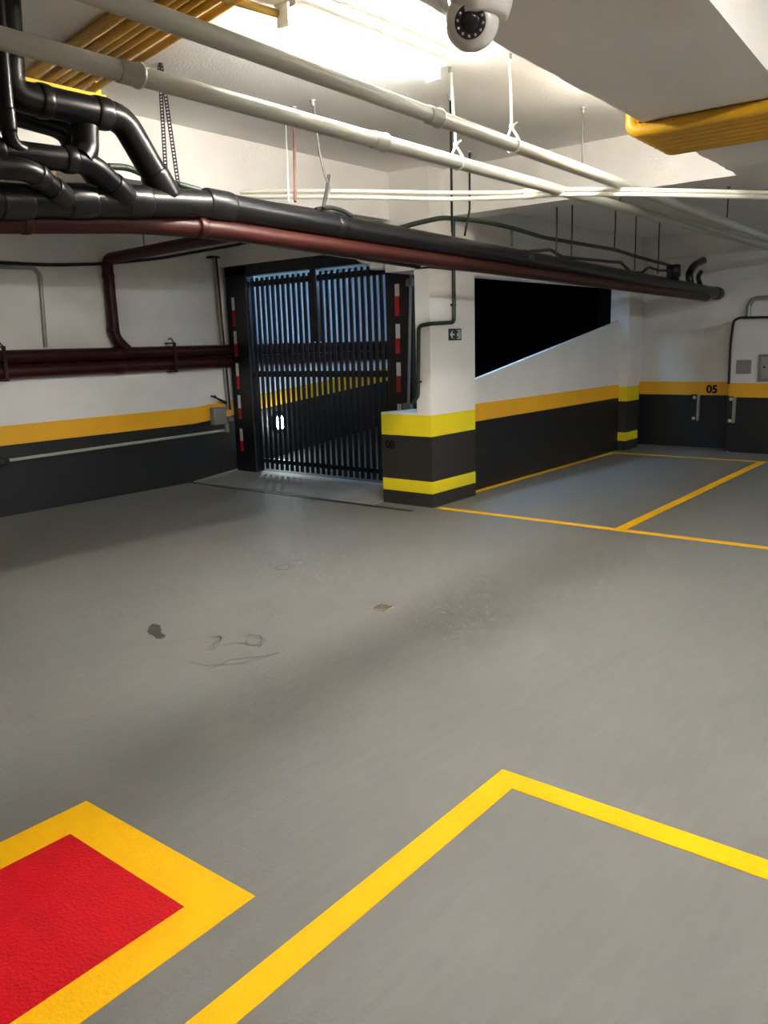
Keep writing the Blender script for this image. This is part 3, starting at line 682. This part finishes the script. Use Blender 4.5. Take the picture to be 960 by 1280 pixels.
# ------------------------------------------------------------------ lamps
def lamp(lab, p0, p1, mtl, zc, drop=.0, group=None, wide=.2, tubes=(-.055, .055)):
    p0, p1 = Vector(p0), Vector(p1); d_ = (p1-p0).normalized(); s_ = Vector((-d_.y, d_.x, 0))
    t = thing('tube_lamp', (p0+p1)/2+Vector((0, 0, zc)), lab, 'lamp', group)
    def quad(u0, u1, v0, v1, z0, z1):
        return MB().prism([((p0+d_*u+s_*v_).x, (p0+d_*u+s_*v_).y) for u, v_ in ((u0, v0), (u1, v0), (u1, v1), (u0, v1))], z0, z1)
    L = (p1-p0).length
    bt = quad(-.03, L+.03, -wide/2, wide/2, zc-.012, zc); 
    b2 = quad(-.03, L+.03, -.022, .022, zc-.04, zc-.012); bt.add(b2.v, b2.f)
    build('batten', bt, M['white_plastic'], t)
    for v_ in tubes:
        a = p0+s_*v_; b_ = p1+s_*v_
        build('tube', MB().cyl((a.x, a.y, zc-.095), (b_.x, b_.y, zc-.095), .015 if len(tubes) > 1 else .019, 12), M[mtl], t)
    for u in (0, L):
        h_ = quad(u-.03, u-.005, tubes[0]-.022, tubes[-1]+.022, zc-.11, zc-.012) if u == 0 else quad(u+.005, u+.03, tubes[0]-.022, tubes[-1]+.022, zc-.11, zc-.012)
        build('lamp_holder', h_, M['white_plastic'], t)
    k = quad(L*.62, L*.62+.03, tubes[0]-.024, tubes[-1]+.024, zc-.115, zc-.012); build('clip', k, M['white_plastic'], t)
    return t
lamp('lit tube lamp on the ceiling above the grey pipes', (3.25, 3.10, 0), (4.45, 3.06, 0), 'tube_main', H, tubes=(.056, .094), wide=.26)
lamp('tube lamp on the ceiling behind the viewer, warm white', (-1.0, -1.67, 0), (.2, -1.67, 0), 'tube_warm', H, group=None)
lamp('tube lamp on the ceiling right of the viewer, warm white', (2.6, -1.67, 0), (3.8, -1.67, 0), 'tube_strong', H)
lamp('tube lamp on the ceiling over the right parking bays, cool white', (9.2, -1.2, 0), (10.4, -1.2, 0), 'tube_cool', 3.15)
lamp('blue white tube lamp on the ramp ceiling behind the pillar', (8.2, 5.6, 0), (9.2, 5.6, 0), 'tube_blue', 2.98)

gl = thing('added_fill_lamp', (5.5, 2.3, H), 'added round fill lamp hidden behind the edge of the right beam', 'lamp')  # added lamp, out of sight, to brighten the face of the cross beam
build('base', MB().lathe((5.5, 2.3, H), (0, 0, -1), [(0, .09), (.03, .09), (.035, .08)]), M['white_plastic'], gl)
build('fill_globe', MB().lathe((5.5, 2.3, H-.03), (0, 0, -1), [(0, .075), (.03, .085), (.07, .07), (.09, .03)]), M['fill_globe'], gl)

# ------------------------------------------------------------------ security camera
bc = pz(590, 27, 2.80); dist = (bc-CAM).dot(FWD); R_ = 34/FPX*dist
sc_ = thing('security_camera', (bc.x, bc.y, ZB), 'white dome security camera under the right beam, looking at the viewer', 'camera')
cx_, cy_ = bc.x+.01, bc.y-.03
build('base', MB().lathe((cx_, cy_, ZB), (0, 0, -1), [(0, R_*1.22), (.03, R_*1.24), (.06, R_*1.2), (.10, R_*1.10), (.125, R_*1.0), (.13, R_*.9)], 32), M['cam_white'], sc_)
look = (CAM+RIGHT*(-.25)-bc).normalized()
prof = [(-R_*math.cos(math.pi*i/16), R_*math.sin(math.pi*i/16)) for i in range(13)]
prof.append((R_*.80, R_*.60)); prof.append((R_*.80, R_*.55))
eb = build('eyeball', MB().lathe(bc, look, prof, 32), M['cam_white'], sc_)
build('lens_ring', MB().lathe(bc+look*R_*.79, look, [(0, R_*.56), (.006, R_*.56), (.008, R_*.52), (.004, R_*.36)], 32), M['black'], sc_)
build('lens', MB().lathe(bc+look*R_*.79, look, [(0, R_*.36), (.008, R_*.34), (.012, R_*.25), (.014, R_*.1)], 24), M['lens'], sc_)
u = look.orthogonal().normalized(); w = look.cross(u)
for k in range(12):
    a = 2*math.pi*k/12; c_ = bc+look*(R_*.79+.006)+(u*math.cos(a)+w*math.sin(a))*R_*.46
    build('led', MB().lathe(c_, look, [(0, .005), (.003, .0045), (.004, .002)], 10), M['led'], sc_)
cable('camera_cable', 'white cable running to the security camera along the beam edge', [pz(548, -10, ZB-.012), pz(553, 6, ZB-.012), pz(562, 24, ZB-.02), (cx_-.03, cy_+.02, ZB-.03)], .007, 'rope', 'cable', .03)

# ------------------------------------------------------------------ world and view
wd = bpy.data.worlds.new('garage_air'); scene.world = wd; wd.use_nodes = True
wd.node_tree.nodes['Background'].inputs[0].default_value = (.9, .95, 1, 1); wd.node_tree.nodes['Background'].inputs[1].default_value = .01
vs_ = scene.view_settings; vs_.view_transform = 'Standard'; vs_.look = 'None'; vs_.gamma = 1; vs_.use_curve_mapping = False; vs_.exposure = 3.12
scene.cycles.use_denoising = True; scene.cycles.max_bounces = 12; scene.cycles.diffuse_bounces = 10
